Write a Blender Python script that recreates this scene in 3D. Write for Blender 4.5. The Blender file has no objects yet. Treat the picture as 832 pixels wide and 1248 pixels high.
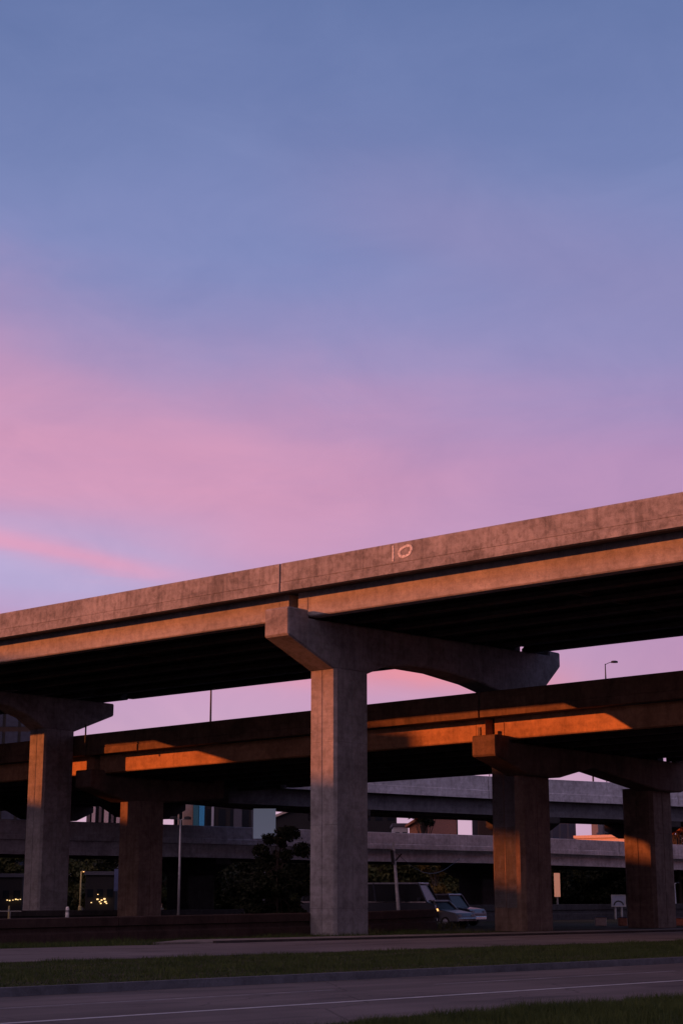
import bpy, bmesh, math, random
import numpy as np
from mathutils import Vector, Matrix, noise as mnoise
random.seed(7); RNG = np.random.default_rng(7)
scene = bpy.context.scene
COL = scene.collection
R = math.radians

# ------------------------------------------------------------------ camera
F = 1970.0                                   # focal length in photograph pixels (832 x 1248)
PITCH = math.atan((1095 - 624) / F)
H = 1.6
cam_d = bpy.data.cameras.new('camera'); cam = bpy.data.objects.new('camera', cam_d); COL.objects.link(cam)
cam.location = (0, 0, H); cam.rotation_euler = (R(90) + PITCH, 0, 0)
cam_d.sensor_fit = 'VERTICAL'; cam_d.sensor_height = 36; cam_d.lens = F / 1248 * 36
cam_d.clip_start = 0.1; cam_d.clip_end = 6000
scene.camera = cam

def ray(px, py):
    a = px - 416; b = 624 - py
    return Vector((a, F * math.cos(PITCH) - b * math.sin(PITCH), F * math.sin(PITCH) + b * math.cos(PITCH)))
def at(px, py, Y):
    """point of the place seen at (px, py) at Y metres ahead"""
    r = ray(px, py); return Vector((0, 0, H)) + r * (Y / r.y)
def gnd(px, Y, z=0.0):
    """ground point Y metres ahead under column px"""
    q = at(px, 1095, Y); return Vector((q.x, Y, z))

TH = R(49.3254)
U = Vector((math.sin(TH), -math.cos(TH), 0)); V = Vector((math.cos(TH), math.sin(TH), 0))
P0 = Vector((-1.4623, 74.431, 0))
ROT = math.atan2(U.y, U.x)
def uvw(u, v, z=0.0): return P0 + U * u + V * v + Vector((0, 0, z))

# ------------------------------------------------------------------ materials
def new_mat(name):
    m = bpy.data.materials.new(name); m.use_nodes = True
    nt = m.node_tree; b = nt.nodes['Principled BSDF']
    return m, nt, b
def N(nt, typ, **kw):
    n = nt.nodes.new(typ)
    for k, v in kw.items():
        if k in n.inputs: n.inputs[k].default_value = v
        else: setattr(n, k, v)
    return n
def ramp(nt, stops, fac):
    r = nt.nodes.new('ShaderNodeValToRGB'); e = r.color_ramp.elements
    e[0].position, e[0].color = stops[0][0], (*stops[0][1], 1)
    e[1].position, e[1].color = stops[-1][0], (*stops[-1][1], 1)
    for p, c in stops[1:-1]:
        x = e.new(p); x.color = (*c, 1)
    nt.links.new(fac, r.inputs[0]); return r.outputs[0]
def mixc(nt, f, a, b, mode='MIX'):
    m = nt.nodes.new('ShaderNodeMix'); m.data_type = 'RGBA'; m.blend_type = mode
    for s, v in ((0, f), (6, a), (7, b)):
        if hasattr(v, 'node'): nt.links.new(v, m.inputs[s])
        elif s == 0: m.inputs[0].default_value = v
        else: m.inputs[s].default_value = (*v, 1)
    return m.outputs[2]
def mapped(nt, scale, loc=(0, 0, 0), space='Object'):
    tc = N(nt, 'ShaderNodeTexCoord'); mp = N(nt, 'ShaderNodeMapping')
    mp.inputs['Scale'].default_value = scale; mp.inputs['Location'].default_value = loc
    nt.links.new(tc.outputs[space], mp.inputs[0]); return mp.outputs[0]
def noise(nt, vec, scale, detail=4, rough=.55, dist=0.0):
    n = N(nt, 'ShaderNodeTexNoise'); n.inputs['Scale'].default_value = scale
    n.inputs['Detail'].default_value = detail; n.inputs['Roughness'].default_value = rough
    n.inputs['Distortion'].default_value = dist
    nt.links.new(vec, n.inputs['Vector']); return n.outputs['Fac']
def bump(nt, bsdf, h, strength=.3, dist=.02):
    b = N(nt, 'ShaderNodeBump'); b.inputs['Strength'].default_value = strength; b.inputs['Distance'].default_value = dist
    nt.links.new(h, b.inputs['Height']); nt.links.new(b.outputs[0], bsdf.inputs['Normal'])

def concrete(name, base, dark=.62, streak=.5, seed=0, soot=0.0, blotch=1.0):
    m, nt, b = new_mat(name)
    o = (seed * 7.3, seed * 3.1, seed * 1.7)
    big = noise(nt, mapped(nt, (1, 1, 1), o), .55, 6, .65, .6)
    med = noise(nt, mapped(nt, (1, 1, 1), o), 3.2, 7, .7, .4)
    stv = noise(nt, mapped(nt, (4.5, 4.5, .28), o), 1.0, 5, .7, .2)
    fine = noise(nt, mapped(nt, (1, 1, 1), o), 26, 4, .7)
    hor = noise(nt, mapped(nt, (.25, .25, 5.0), o), 1.0, 4, .6)
    d = tuple(c * dark for c in base); l = tuple(min(1, c * 1.22) for c in base)
    c1 = ramp(nt, [(.32, d), (.5, base), (.68, l)], big)
    c2 = mixc(nt, .55 * blotch, c1, ramp(nt, [(.36, (.55, .53, .51)), (.55, (1, 1, 1)), (.7, (1.12, 1.1, 1.06))], med), 'MULTIPLY')
    c3 = mixc(nt, streak, c2, ramp(nt, [(.33, (.42, .40, .38)), (.5, (.95, .95, .95)), (.62, (1.1, 1.1, 1.1))], stv), 'MULTIPLY')
    c4 = mixc(nt, .3, c3, ramp(nt, [(.35, (.7, .68, .66)), (.6, (1.08, 1.08, 1.08))], hor), 'MULTIPLY')
    c5 = mixc(nt, .5, c4, ramp(nt, [(.3, (.72, .72, .72)), (.7, (1.2, 1.2, 1.2))], fine), 'MULTIPLY')
    nt.links.new(c5, b.inputs['Base Color'])
    b.inputs['Roughness'].default_value = .92
    b.inputs['Specular IOR Level'].default_value = .2
    mm = N(nt, 'ShaderNodeMath', operation='ADD'); nt.links.new(fine, mm.inputs[0]); nt.links.new(med, mm.inputs[1])
    bump(nt, b, mm.outputs[0], .5, .03)
    return m

def plain(name, col, rough=.6, metal=0.0, var=.15, scale=6.0, spec=.5):
    m, nt, b = new_mat(name)
    n = noise(nt, mapped(nt, (1, 1, 1)), scale, 4, .6)
    lo = tuple(c * (1 - var) for c in col); hi = tuple(min(1, c * (1 + var)) for c in col)
    nt.links.new(ramp(nt, [(.3, lo), (.7, hi)], n), b.inputs['Base Color'])
    b.inputs['Roughness'].default_value = rough; b.inputs['Metallic'].default_value = metal
    b.inputs['Specular IOR Level'].default_value = spec
    return m
def glowing(name, col, s):
    m, nt, b = new_mat(name); b.inputs['Base Color'].default_value = (*col, 1)
    b.inputs['Emission Color'].default_value = (*col, 1); b.inputs['Emission Strength'].default_value = s
    return m
def asphalt(name, base, warm=(1, 1, 1), tr=0.0):
    m, nt, b = new_mat(name)
    v = mapped(nt, (1, 1, 1), space='Object')
    n1 = noise(nt, v, .18, 5, .6, .3); n2 = noise(nt, v, 60, 3, .7)
    n3 = noise(nt, mapped(nt, (.03, 1.3, 1)), 1.0, 4, .6)          # wear running along the road
    c = ramp(nt, [(.3, tuple(x * .7 for x in base)), (.7, tuple(x * 1.25 for x in base))], n1)
    c = mixc(nt, .6, c, ramp(nt, [(.3, (.6, .6, .6)), (.7, (1.25, 1.25, 1.25))], n3), 'MULTIPLY')
    c = mixc(nt, .6, c, ramp(nt, [(.3, (.6, .6, .6)), (.72, (1.35, 1.35, 1.35))], n2), 'MULTIPLY')
    vo = N(nt, 'ShaderNodeTexVoronoi', feature='DISTANCE_TO_EDGE'); vo.inputs['Scale'].default_value = .22
    wv = noise(nt, v, 1.5, 4, .6); vm = nt.nodes.new('ShaderNodeVectorMath'); vm.operation = 'ADD'
    nt.links.new(v, vm.inputs[0]); nt.links.new(wv, vm.inputs[1]); nt.links.new(vm.outputs[0], vo.inputs['Vector'])
    c = mixc(nt, 1.0, c, ramp(nt, [(.0, (.5, .49, .49)), (.008, (1, 1, 1))], vo.outputs['Distance']), 'MULTIPLY')
    n4 = noise(nt, mapped(nt, (.35, 1.0, 1)), .5, 2, .4)
    c = mixc(nt, 1.0, c, ramp(nt, [(.60, (1, 1, 1)), (.62, (.72, .72, .74))], n4), 'MULTIPLY')     # dark repair patches
    nt.links.new(c, b.inputs['Base Color']); b.inputs['Roughness'].default_value = .85
    b.inputs['Specular IOR Level'].default_value = .25
    bump(nt, b, n2, .4, .01); return m
def foliage(name, c1, c2, c3=None):
    m, nt, b = new_mat(name)
    n = noise(nt, mapped(nt, (1, 1, 1)), .9, 3, .6); n2 = noise(nt, mapped(nt, (1, 1, 1)), 9, 2, .6)
    c = ramp(nt, [(.35, c1), (.65, c2)], n)
    c = mixc(nt, .6, c, ramp(nt, [(.3, (.6, .6, .6)), (.7, (1.4, 1.4, 1.4))], n2), 'MULTIPLY')
    nt.links.new(c, b.inputs['Base Color']); b.inputs['Roughness'].default_value = .75
    b.inputs['Specular IOR Level'].default_value = .2
    return m

M = {}
M['parapet'] = concrete('parapet_concrete', (.25, .265, .30), .6, .45, 1, blotch=1.5)
M['girder'] = concrete('girder_concrete', (.33, .335, .36), .82, .2, 2, blotch=.9)
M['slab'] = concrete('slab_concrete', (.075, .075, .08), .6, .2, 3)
M['column'] = concrete('column_concrete', (.26, .255, .27), .7, .25, 4, blotch=1.1)
M['cap'] = concrete('cap_concrete', (.25, .245, .26), .62, .3, 5, blotch=1.1)
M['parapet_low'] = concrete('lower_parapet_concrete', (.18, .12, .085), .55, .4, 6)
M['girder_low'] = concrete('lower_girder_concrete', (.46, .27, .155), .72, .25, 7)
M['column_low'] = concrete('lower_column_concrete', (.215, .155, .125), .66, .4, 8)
M['cap_low'] = concrete('lower_cap_concrete', (.15, .105, .085), .65, .35, 16)  # under-deck shade on the caps is put into this darker colour
M['far_concrete'] = concrete('far_concrete', (.55, .53, .57), .74, .3, 9)
M['far_girder'] = concrete('far_girder_concrete', (.165, .16, .18), .7, .3, 10)
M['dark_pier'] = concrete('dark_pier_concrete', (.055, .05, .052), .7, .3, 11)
M['rubber'] = plain('bearing_rubber', (.03, .03, .03), .8)
M['barrier'] = concrete('rust_stained_concrete', (.058, .034, .028), .6, .3, 12)
M['kerb'] = concrete('kerb_concrete', (.125, .125, .145), .7, .1, 13)
M['kerb2'] = concrete('dark_kerb', (.06, .05, .05), .7, .1, 14)
M['apron'] = concrete('apron_concrete', (.22, .19, .18), .6, .1, 15)
M['road'] = asphalt('road_asphalt', (.13, .106, .104))
M['service'] = asphalt('service_road', (.155, .126, .124))
M['line'] = plain('line_paint', (.42, .41, .42), .7, 0, .35, 3)
M['line_worn'] = plain('worn_line_paint', (.22, .20, .21), .8, 0, .4, 2)
M['chalk'] = plain('chalk_paint', (.50, .53, .58), .9, 0, .5, 12)
M['steel'] = plain('galvanised_steel', (.33, .33, .34), .5, .6)
M['pale_pole'] = plain('pale_pole_paint', (.8, .8, .82), .6, 0, .25, 3)
M['dark_metal'] = plain('dark_metal', (.03, .03, .033), .5, .3)
M['bark'] = plain('bark', (.05, .038, .03), .9)
M['leaf_dark'] = foliage('dark_leaves', (.008, .011, .006), (.018, .024, .011))
M['leaf_mid'] = foliage('olive_leaves', (.04, .05, .016), (.085, .085, .03))
M['leaf_red'] = foliage('autumn_leaves', (.22, .06, .03), (.4, .14, .06))
M['leaf_gold'] = foliage('golden_leaves', (.12, .085, .02), (.22, .15, .04))
M['soil'] = None
M['glass'] = plain('dark_glass', (.010, .014, .020), .25, 0, .1, 2, .18)
M['glass_blue'] = plain('blue_glass', (.03, .045, .08), .2, 0, .2, 2, .4)
M['tyre'] = plain('tyre_rubber', (.02, .02, .02), .85)
M['chrome'] = plain('chrome', (.6, .6, .62), .15, 1.0)
M['silver'] = plain('silver_paint', (.17, .18, .21), .3, .5, .04)
M['navy'] = plain('dark_van_paint', (.05, .058, .08), .3, .3, .05)
M['roof_sheen'] = plain('roof_sky_sheen', (.45, .48, .55), .35, .2, .05)  # sky highlight on the vehicle roofs is put into this pale colour
M['grey_paint'] = plain('dark_grey_paint', (.08, .09, .115), .22, .4, .04)
M['white_wall'] = plain('white_render', (.45, .45, .5), .8, 0, .08)
M['sign_white'] = glowing('added_glow_sheet', (.62, .68, .95), .10)  # emission added to brighten the shaded white panel
M['dark_wall'] = plain('dark_brick', (.016, .014, .016), .85, 0, .3)
M['grey_wall'] = plain('grey_cladding', (.075, .075, .10), .7, 0, .15)
M['brick'] = plain('orange_brick', (.42, .17, .10), .85, 0, .25)
M['stucco'] = plain('pale_stucco', (.55, .42, .36), .85, 0, .15)
M['teal'] = plain('teal_panel', (.03, .17, .22), .6)
M['cyan'] = plain('blue_panel', (.06, .42, .72), .6)
M['roof'] = plain('roof_tile', (.20, .09, .06), .8, 0, .3)
M['lamp_warm'] = glowing('warm_lamp', (1, .66, .28), 1.6)
M['lamp_white'] = glowing('white_lamp', (1, .86, .7), 4.0)
M['lamp_amber'] = glowing('amber_lamp', (1, .45, .15), 2.5)
M['yellow_post'] = plain('yellow_post', (.5, .42, .18), .7)
def ground_mat():
    m, nt, b = new_mat('verge_ground')
    v = mapped(nt, (1, 1, 1))
    n1 = noise(nt, v, .25, 6, .65, .5); n2 = noise(nt, v, 6, 5, .7)
    c = ramp(nt, [(.35, (.030, .034, .014)), (.5, (.048, .043, .024)), (.65, (.075, .06, .045))], n1)
    c = mixc(nt, .7, c, ramp(nt, [(.3, (.5, .5, .5)), (.7, (1.4, 1.4, 1.4))], n2), 'MULTIPLY')
    nt.links.new(c, b.inputs['Base Color']); b.inputs['Roughness'].default_value = 1
    b.inputs['Specular IOR Level'].default_value = .1
    bump(nt, b, n2, .8, .05); return m
M['soil'] = ground_mat()
M['grass'] = foliage('grass_blades', (.030, .048, .012), (.062, .084, .022))

# ------------------------------------------------------------------ mesh helpers
class MB:
    def __init__(s): s.v = []; s.f = []
    def add(s, vs, fs):
        o = len(s.v); s.v += [tuple(x) for x in vs]; s.f += [tuple(i + o for i in f) for f in fs]; return s
    def box(s, x0, x1, y0, y1, z0, z1):
        vs = [(x, y, z) for z in (z0, z1) for y in (y0, y1) for x in (x0, x1)]
        return s.add(vs, [(0, 2, 3, 1), (4, 5, 7, 6), (0, 1, 5, 4), (2, 6, 7, 3), (0, 4, 6, 2), (1, 3, 7, 5)])
    def prism(s, poly, axis, a, b):
        """poly of 2D points extruded along axis ('x','y','z') from a to b"""
        def P(p, t):
            return {'x': (t, p[0], p[1]), 'y': (p[0], t, p[1]), 'z': (p[0], p[1], t)}[axis]
        n = len(poly); vs = [P(p, a) for p in poly] + [P(p, b) for p in poly]
        fs = [tuple(range(n)), tuple(range(2 * n - 1, n - 1, -1))] + [(i, n + i, n + (i + 1) % n, (i + 1) % n) for i in range(n)]
        return s.add(vs, fs)
    def loft(s, rings, cap=True):
        n = len(rings[0]); vs = [p for r in rings for p in r]; fs = []
        for k in range(len(rings) - 1):
            for i in range(n):
                j = (i + 1) % n; fs.append((k * n + i, k * n + j, (k + 1) * n + j, (k + 1) * n + i))
        if cap: fs += [tuple(range(n - 1, -1, -1)), tuple((len(rings) - 1) * n + i for i in range(n))]
        return s.add(vs, fs)
    def tube(s, pts, rad, n=8):
        pts = [Vector(p) for p in pts]
        if not hasattr(rad, '__len__'): rad = [rad] * len(pts)
        rings = []
        for i, p in enumerate(pts):
            t = (pts[min(i + 1, len(pts) - 1)] - pts[max(i - 1, 0)]).normalized()
            a = t.cross(Vector((0, 0, 1)) if abs(t.z) < .9 else Vector((1, 0, 0))).normalized(); b = t.cross(a)
            rings.append([p + (a * math.cos(2 * math.pi * k / n) + b * math.sin(2 * math.pi * k / n)) * rad[i] for k in range(n)])
        return s.loft(rings)
    def build(s, name, mat, parent=None, bev=0, seg=1, smooth=False, loc=None):
        me = bpy.data.meshes.new(name); me.from_pydata(s.v, [], s.f); me.update()
        bm = bmesh.new(); bm.from_mesh(me); bmesh.ops.recalc_face_normals(bm, faces=bm.faces)
        if bev:
            es = [e for e in bm.edges if len(e.link_faces) == 2 and e.calc_face_angle(0) > R(25)]
            bmesh.ops.bevel(bm, geom=es, offset=bev, segments=seg, affect='EDGES', clamp_overlap=True)
        bm.to_mesh(me); bm.free()
        if smooth: me.polygons.foreach_set('use_smooth', [True] * len(me.polygons))
        me.materials.append(mat)
        o = bpy.data.objects.new(name, me); COL.objects.link(o)
        if parent: o.parent = parent
        if loc is not None: o.location = loc
        return o
def tag(o, label, cat, group=None):
    o['label'] = label; o['category'] = cat
    if group: o['group'] = group
    return o
def empty(name, loc, rz, label, cat, group=None):
    o = bpy.data.objects.new(name, None); COL.objects.link(o); o.location = loc; o.rotation_euler = (0, 0, rz)
    o.empty_display_size = .5
    return tag(o, label, cat, group)
def structure(o): o['kind'] = 'structure'; return o
def stuff(o): o['kind'] = 'stuff'; return o

# ------------------------------------------------------------------ sky, sun
SUN_EL = R(10.0)
S = -(V * math.cos(R(44.5)) + U * math.sin(R(44.5)))        # horizontal direction towards the sun
S3 = Vector((S.x * math.cos(SUN_EL), S.y * math.cos(SUN_EL), math.sin(SUN_EL)))
sd = bpy.data.lights.new('sun', 'SUN'); sd.energy = 5.0; sd.angle = R(.5); sd.color = (1.0, .225, .05)
so = bpy.data.objects.new('sun', sd); COL.objects.link(so); so.location = (-40, 0, 60)
so.rotation_euler = S3.to_track_quat('Z', 'Y').to_euler()

w = bpy.data.worlds.new('World'); scene.world = w; w.use_nodes = True
nt = w.node_tree; nt.nodes.clear()
out = N(nt, 'ShaderNodeOutputWorld'); bg = N(nt, 'ShaderNodeBackground'); bg.inputs['Strength'].default_value = .1
nt.links.new(bg.outputs[0], out.inputs[0])
sky = N(nt, 'ShaderNodeTexSky', sky_type='NISHITA'); sky.sun_disc = False; sky.sun_elevation = SUN_EL
sky.sun_rotation = math.atan2(S3.x, S3.y)
tc = N(nt, 'ShaderNodeTexCoord'); sp = N(nt, 'ShaderNodeSeparateXYZ'); nt.links.new(tc.outputs['Generated'], sp.inputs[0])
X, Y, Z = sp.outputs
def mth(op, a, b=None, c=None, clamp=False):
    n = N(nt, 'ShaderNodeMath', operation=op); n.use_clamp = clamp
    for i, v in enumerate((a, b, c)):
        if v is None: continue
        if hasattr(v, 'node'): nt.links.new(v, n.inputs[i])
        else: n.inputs[i].default_value = v
    return n.outputs[0]
def lin(r, g, b):
    f = lambda c: (c / 255 / 12.92) if c / 255 <= .04045 else ((c / 255 + .055) / 1.055) ** 2.4
    return (f(r), f(g), f(b))
mp = N(nt, 'ShaderNodeMapping'); mp.inputs['Scale'].default_value = (2.2, 2.2, 7.5); mp.inputs['Rotation'].default_value = (0, R(9), 0)
nt.links.new(tc.outputs['Generated'], mp.inputs[0])
cn = noise(nt, mp.outputs[0], 1.6, 5, .5, .5)
mp2 = N(nt, 'ShaderNodeMapping'); mp2.inputs['Scale'].default_value = (3, 3, 22); mp2.inputs['Rotation'].default_value = (0, R(10), 0); mp2.inputs['Location'].default_value = (3, 1, 5)
nt.links.new(tc.outputs['Generated'], mp2.inputs[0])
cn2 = noise(nt, mp2.outputs[0], 1.8, 5, .5, .4)
wob = mth('MULTIPLY', mth('SUBTRACT', cn, .5), .10)
zz = mth('ADD', Z, wob)
base = ramp(nt, [(0.0, lin(203, 166, 190)), (.06, lin(200, 160, 188)), (.14, lin(192, 150, 188)), (.19, lin(172, 145, 192)), (.25, lin(160, 133, 184)),
                 (.317, lin(139, 134, 186)), (.385, lin(118, 130, 184)), (.44, lin(106, 122, 175)), (.52, lin(88, 109, 162)), (1.0, lin(52, 72, 122))], zz)
# pink bank of high cloud, sinking towards the right
cen = mth('ADD', mth('MULTIPLY', X, -.13), .240)
dz = mth('DIVIDE', mth('SUBTRACT', zz, cen), .068)
band = mth('POWER', 2.718, mth('MULTIPLY', mth('MULTIPLY', dz, dz), -1.0))
side = N(nt, 'ShaderNodeMapRange', interpolation_type='SMOOTHSTEP'); nt.links.new(X, side.inputs[0])
for i, v in ((1, .24), (2, -.08), (3, .30), (4, 1.0)): side.inputs[i].default_value = v
band = mth('MULTIPLY', band, side.outputs[0])
amt = mth('MULTIPLY', mth('MULTIPLY', band, .80), mth('ADD', mth('MULTIPLY', cn2, .5), .62), clamp=True)
c = mixc(nt, amt, base, lin(217, 146, 177))
# thin salmon streaks low in the sky, over a pale blue clearing
def streak(c, slope, z0, width, x0, x1, col, k, fade=.06):
    cen = mth('ADD', mth('MULTIPLY', X, slope), z0)
    q = mth('DIVIDE', mth('SUBTRACT', mth('ADD', Z, mth('MULTIPLY', mth('SUBTRACT', cn2, .5), .03)), cen), width)
    g = mth('POWER', 2.718, mth('MULTIPLY', mth('MULTIPLY', q, q), -1.0))
    a = N(nt, 'ShaderNodeMapRange', interpolation_type='SMOOTHSTEP'); nt.links.new(X, a.inputs[0])
    for i, v in ((1, x0 - fade), (2, x0 + fade), (3, 0), (4, 1)): a.inputs[i].default_value = v
    b = N(nt, 'ShaderNodeMapRange', interpolation_type='SMOOTHSTEP'); nt.links.new(X, b.inputs[0])
    for i, v in ((1, x1 - fade), (2, x1 + fade), (3, 1), (4, 0)): b.inputs[i].default_value = v
    g = mth('MULTIPLY', mth('MULTIPLY', g, mth('MULTIPLY', a.outputs[0], b.outputs[0])), k, clamp=True)
    return mixc(nt, g, c, col)
c = streak(c, -.05, .190, .028, -.6, -.09, lin(170, 166, 212), .75, .06)
c = streak(c, -.14, .180, .008, -.6, -.10, lin(222, 146, 178), .75, .05)
c = streak(c, -.12, .143, .014, -.01, .13, lin(228, 132, 146), .95, .04)
c = streak(c, -.10, .130, .012, -.25, .02, lin(218, 140, 165), .6, .05)
c = streak(c, -.25, .41, .035, .0, .30, lin(135, 128, 178), .6, .08)
# duskier towards the right, and a faint mottling of thin cloud
rg_ = N(nt, 'ShaderNodeMapRange', interpolation_type='SMOOTHSTEP'); nt.links.new(X, rg_.inputs[0])
for i, v in ((1, .05), (2, .26), (3, 0), (4, .6)): rg_.inputs[i].default_value = v
lo_ = N(nt, 'ShaderNodeMapRange', interpolation_type='SMOOTHSTEP'); nt.links.new(Z, lo_.inputs[0])
for i, v in ((1, .18), (2, .32), (3, 1), (4, 0)): lo_.inputs[i].default_value = v
c = mixc(nt, mth('MULTIPLY', rg_.outputs[0], lo_.outputs[0]), c, lin(168, 122, 165))
mpf = N(nt, 'ShaderNodeMapping'); mpf.inputs['Scale'].default_value = (5, 5, 9); mpf.inputs['Rotation'].default_value = (0, R(14), 0)
nt.links.new(tc.outputs['Generated'], mpf.inputs[0])
fn = noise(nt, mpf.outputs[0], 2.2, 8, .62, .6)
c = mixc(nt, .5, c, ramp(nt, [(.3, (.87, .9, .94)), (.7, (1.13, 1.09, 1.05))], fn), 'MULTIPLY')
# away from the afterglow the dome is a deeper dusk blue
back = N(nt, 'ShaderNodeMapRange', interpolation_type='SMOOTHSTEP'); nt.links.new(Y, back.inputs[0])
for i, v in ((1, .35), (2, -.7), (3, 0), (4, 1)): back.inputs[i].default_value = v
lr = N(nt, 'ShaderNodeMapRange', interpolation_type='SMOOTHSTEP'); nt.links.new(X, lr.inputs[0])
for i, v in ((1, -.4), (2, .5), (3, 0), (4, 1)): lr.inputs[i].default_value = v
c = mixc(nt, mth('MULTIPLY', back.outputs[0], .85), c, mixc(nt, lr.outputs[0], lin(88, 60, 80), lin(142, 135, 172)))
# broad rosy afterglow over the sunset side
dg = nt.nodes.new('ShaderNodeVectorMath'); dg.operation = 'DOT_PRODUCT'; nt.links.new(tc.outputs['Generated'], dg.inputs[0]); dg.inputs[1].default_value = (-.80, -.60, 0)
g1 = N(nt, 'ShaderNodeMapRange', interpolation_type='SMOOTHSTEP'); nt.links.new(dg.outputs['Value'], g1.inputs[0])
for i, v in ((1, .25), (2, .95), (3, 0), (4, 1)): g1.inputs[i].default_value = v
g2 = N(nt, 'ShaderNodeMapRange', interpolation_type='SMOOTHSTEP'); nt.links.new(Z, g2.inputs[0])
for i, v in ((1, .30), (2, .62), (3, 0), (4, 1)): g2.inputs[i].default_value = v
c = mixc(nt, mth('MULTIPLY', g1.outputs[0], g2.outputs[0]), c, (2.1, 1.24, 1.28))
zen = N(nt, 'ShaderNodeMapRange', interpolation_type='SMOOTHSTEP'); nt.links.new(Z, zen.inputs[0])
for i, v in ((1, .60), (2, .95), (3, 0), (4, .6)): zen.inputs[i].default_value = v
c = mixc(nt, zen.outputs[0], c, lin(42, 50, 90))
hor = N(nt, 'ShaderNodeMapRange'); nt.links.new(Z, hor.inputs[0])
for i, v in ((1, -.02), (2, 0.0), (3, .1), (4, 1)): hor.inputs[i].default_value = v
hs = N(nt, 'ShaderNodeHueSaturation'); hs.inputs['Saturation'].default_value = .93; nt.links.new(c, hs.inputs['Color']); c = hs.outputs[0]
ten = mixc(nt, 1.0, c, (10, 10, 10), 'MULTIPLY')
nm = nt.nodes.new('ShaderNodeVectorMath'); nm.operation = 'SCALE'; nt.links.new(ten, nm.inputs[0]); nm.inputs['Scale'].default_value = 1.06
ns = nt.nodes.new('ShaderNodeVectorMath'); ns.operation = 'SCALE'; nt.links.new(sky.outputs[0], ns.inputs[0]); ns.inputs['Scale'].default_value = .03
ad = nt.nodes.new('ShaderNodeVectorMath'); ad.operation = 'ADD'; nt.links.new(nm.outputs[0], ad.inputs[0]); nt.links.new(ns.outputs[0], ad.inputs[1])
nt.links.new(ad.outputs[0], bg.inputs['Color'])

# ------------------------------------------------------------------ ground, roads
RD = Vector((.70, .714, 0)).normalized(); QD = Vector((-RD.y, RD.x, 0))
def rq(a, b, z=0.0): return RD * a + QD * b + Vector((0, 0, z))
def strip(name, mat, b0, b1, z, a0=-250, a1=600, thick=0.0, seg=1):
    mb = MB()
    mb.box(a0, a1, b0, b1, z - (thick or .3), z)
    o = mb.build(name, mat); o.rotation_euler = (0, 0, math.atan2(RD.y, RD.x)); return o
# ground sheet with a trough where the avenue runs
mb = MB()
def sheet(b0, b1, z):
    mb.add([(-1500, b0, z), (2500, b0, z), (2500, b1, z), (-1500, b1, z)], [(0, 1, 2, 3)])
sheet(-2500, 15.45, -.012); sheet(15.45, 26.1, -.35); sheet(26.1, 3000, -.012)
o = mb.build('ground', M['soil']); o.rotation_euler = (0, 0, math.atan2(RD.y, RD.x)); structure(o)
structure(strip('road', M['road'], 15.5, 25.9, -.15))
structure(strip('service_road', M['service'], 36.3, 46.15, .004))
mb = MB(); mb.prism([(38.2, 46.9), (40.5, 46.3), (600, 46.3), (600, 49.4), (41.5, 49.4)], 'z', -.2, .055)
o = mb.build('pavement', M['apron']); o.rotation_euler = (0, 0, math.atan2(RD.y, RD.x)); structure(o)
o = tag(strip('kerb', M['kerb'], 25.9, 26.08, .012, thick=.3), 'long blue-grey concrete kerb between the road and the grass median', 'kerb')
o['kind'] = 'structure'
o = strip('kerb', M['kerb2'], 46.15, 46.3, .09, a0=40.5); o['kind'] = 'structure'
o = strip('kerb', M['kerb'], 15.34, 15.5, .0, thick=.3); o['kind'] = 'structure'
# painted lines
mb = MB(); mb.box(-250, 600, 20.42, 20.56, -.149, -.146)
o = mb.build('lane_line', M['line']); o.rotation_euler = (0, 0, math.atan2(RD.y, RD.x)); structure(o)
mb = MB()
for k in range(-10, 30): mb.box(k * 12 + 2.5, k * 12 + 8.0 + 3.5, 23.2, 23.31, -.149, -.146)
o = mb.build('lane_line', M['line_worn']); o.rotation_euler = (0, 0, math.atan2(RD.y, RD.x)); structure(o)

# grass blades (uncountable)
def grass(name, n, sampler, hmin, hmax, wid):
    vs = np.zeros((n, 3, 3), np.float32)
    p = sampler(n)
    h = RNG.uniform(hmin, hmax, n) * (0.7 + .6 * RNG.random(n)); a = RNG.uniform(0, 2 * np.pi, n)
    lean = RNG.normal(0, .35, (n, 2)) * h[:, None]
    q = p[:, 0] * .9 + p[:, 1] * .4; k_ = np.sin(q * .8 + 2 * np.sin(p[:, 1] * .7)) * np.sin(p[:, 0] * 1.3 - p[:, 1] * .9) + .5 * np.sin(p[:, 0] * 3.1 + p[:, 1] * 2.3)
    h = h * np.clip(.85 + .4 * k_, .25, 1.5)
    dx = np.cos(a) * wid; dy = np.sin(a) * wid
    vs[:, 0] = p + np.stack([-dx, -dy, 0 * dx], 1); vs[:, 1] = p + np.stack([dx, dy, 0 * dx], 1)
    vs[:, 2] = p + np.stack([lean[:, 0], lean[:, 1], h], 1)
    me = bpy.data.meshes.new(name); me.vertices.add(3 * n); me.vertices.foreach_set('co', vs.reshape(-1))
    me.loops.add(3 * n); me.loops.foreach_set('vertex_index', np.arange(3 * n, dtype=np.int32))
    me.polygons.add(n); me.polygons.foreach_set('loop_start', np.arange(0, 3 * n, 3, dtype=np.int32))
    me.update(); me.validate(); me.materials.append(M['grass'])
    o = bpy.data.objects.new(name, me); COL.objects.link(o); return o
rd = np.array(RD); qd = np.array(QD)
def patchy(a, b):
    return .5 + .5 * np.sin(a * .9 + 2 * np.sin(b * 1.3)) * np.sin(b * 1.7 + a * .31)
def median(n):
    a = RNG.uniform(8, 75, n); b = RNG.uniform(26.1, 36.25 + .15 * np.sin(a * 1.7), n)
    return a[:, None] * rd + b[:, None] * qd + np.array([0, 0, -.012])
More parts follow.
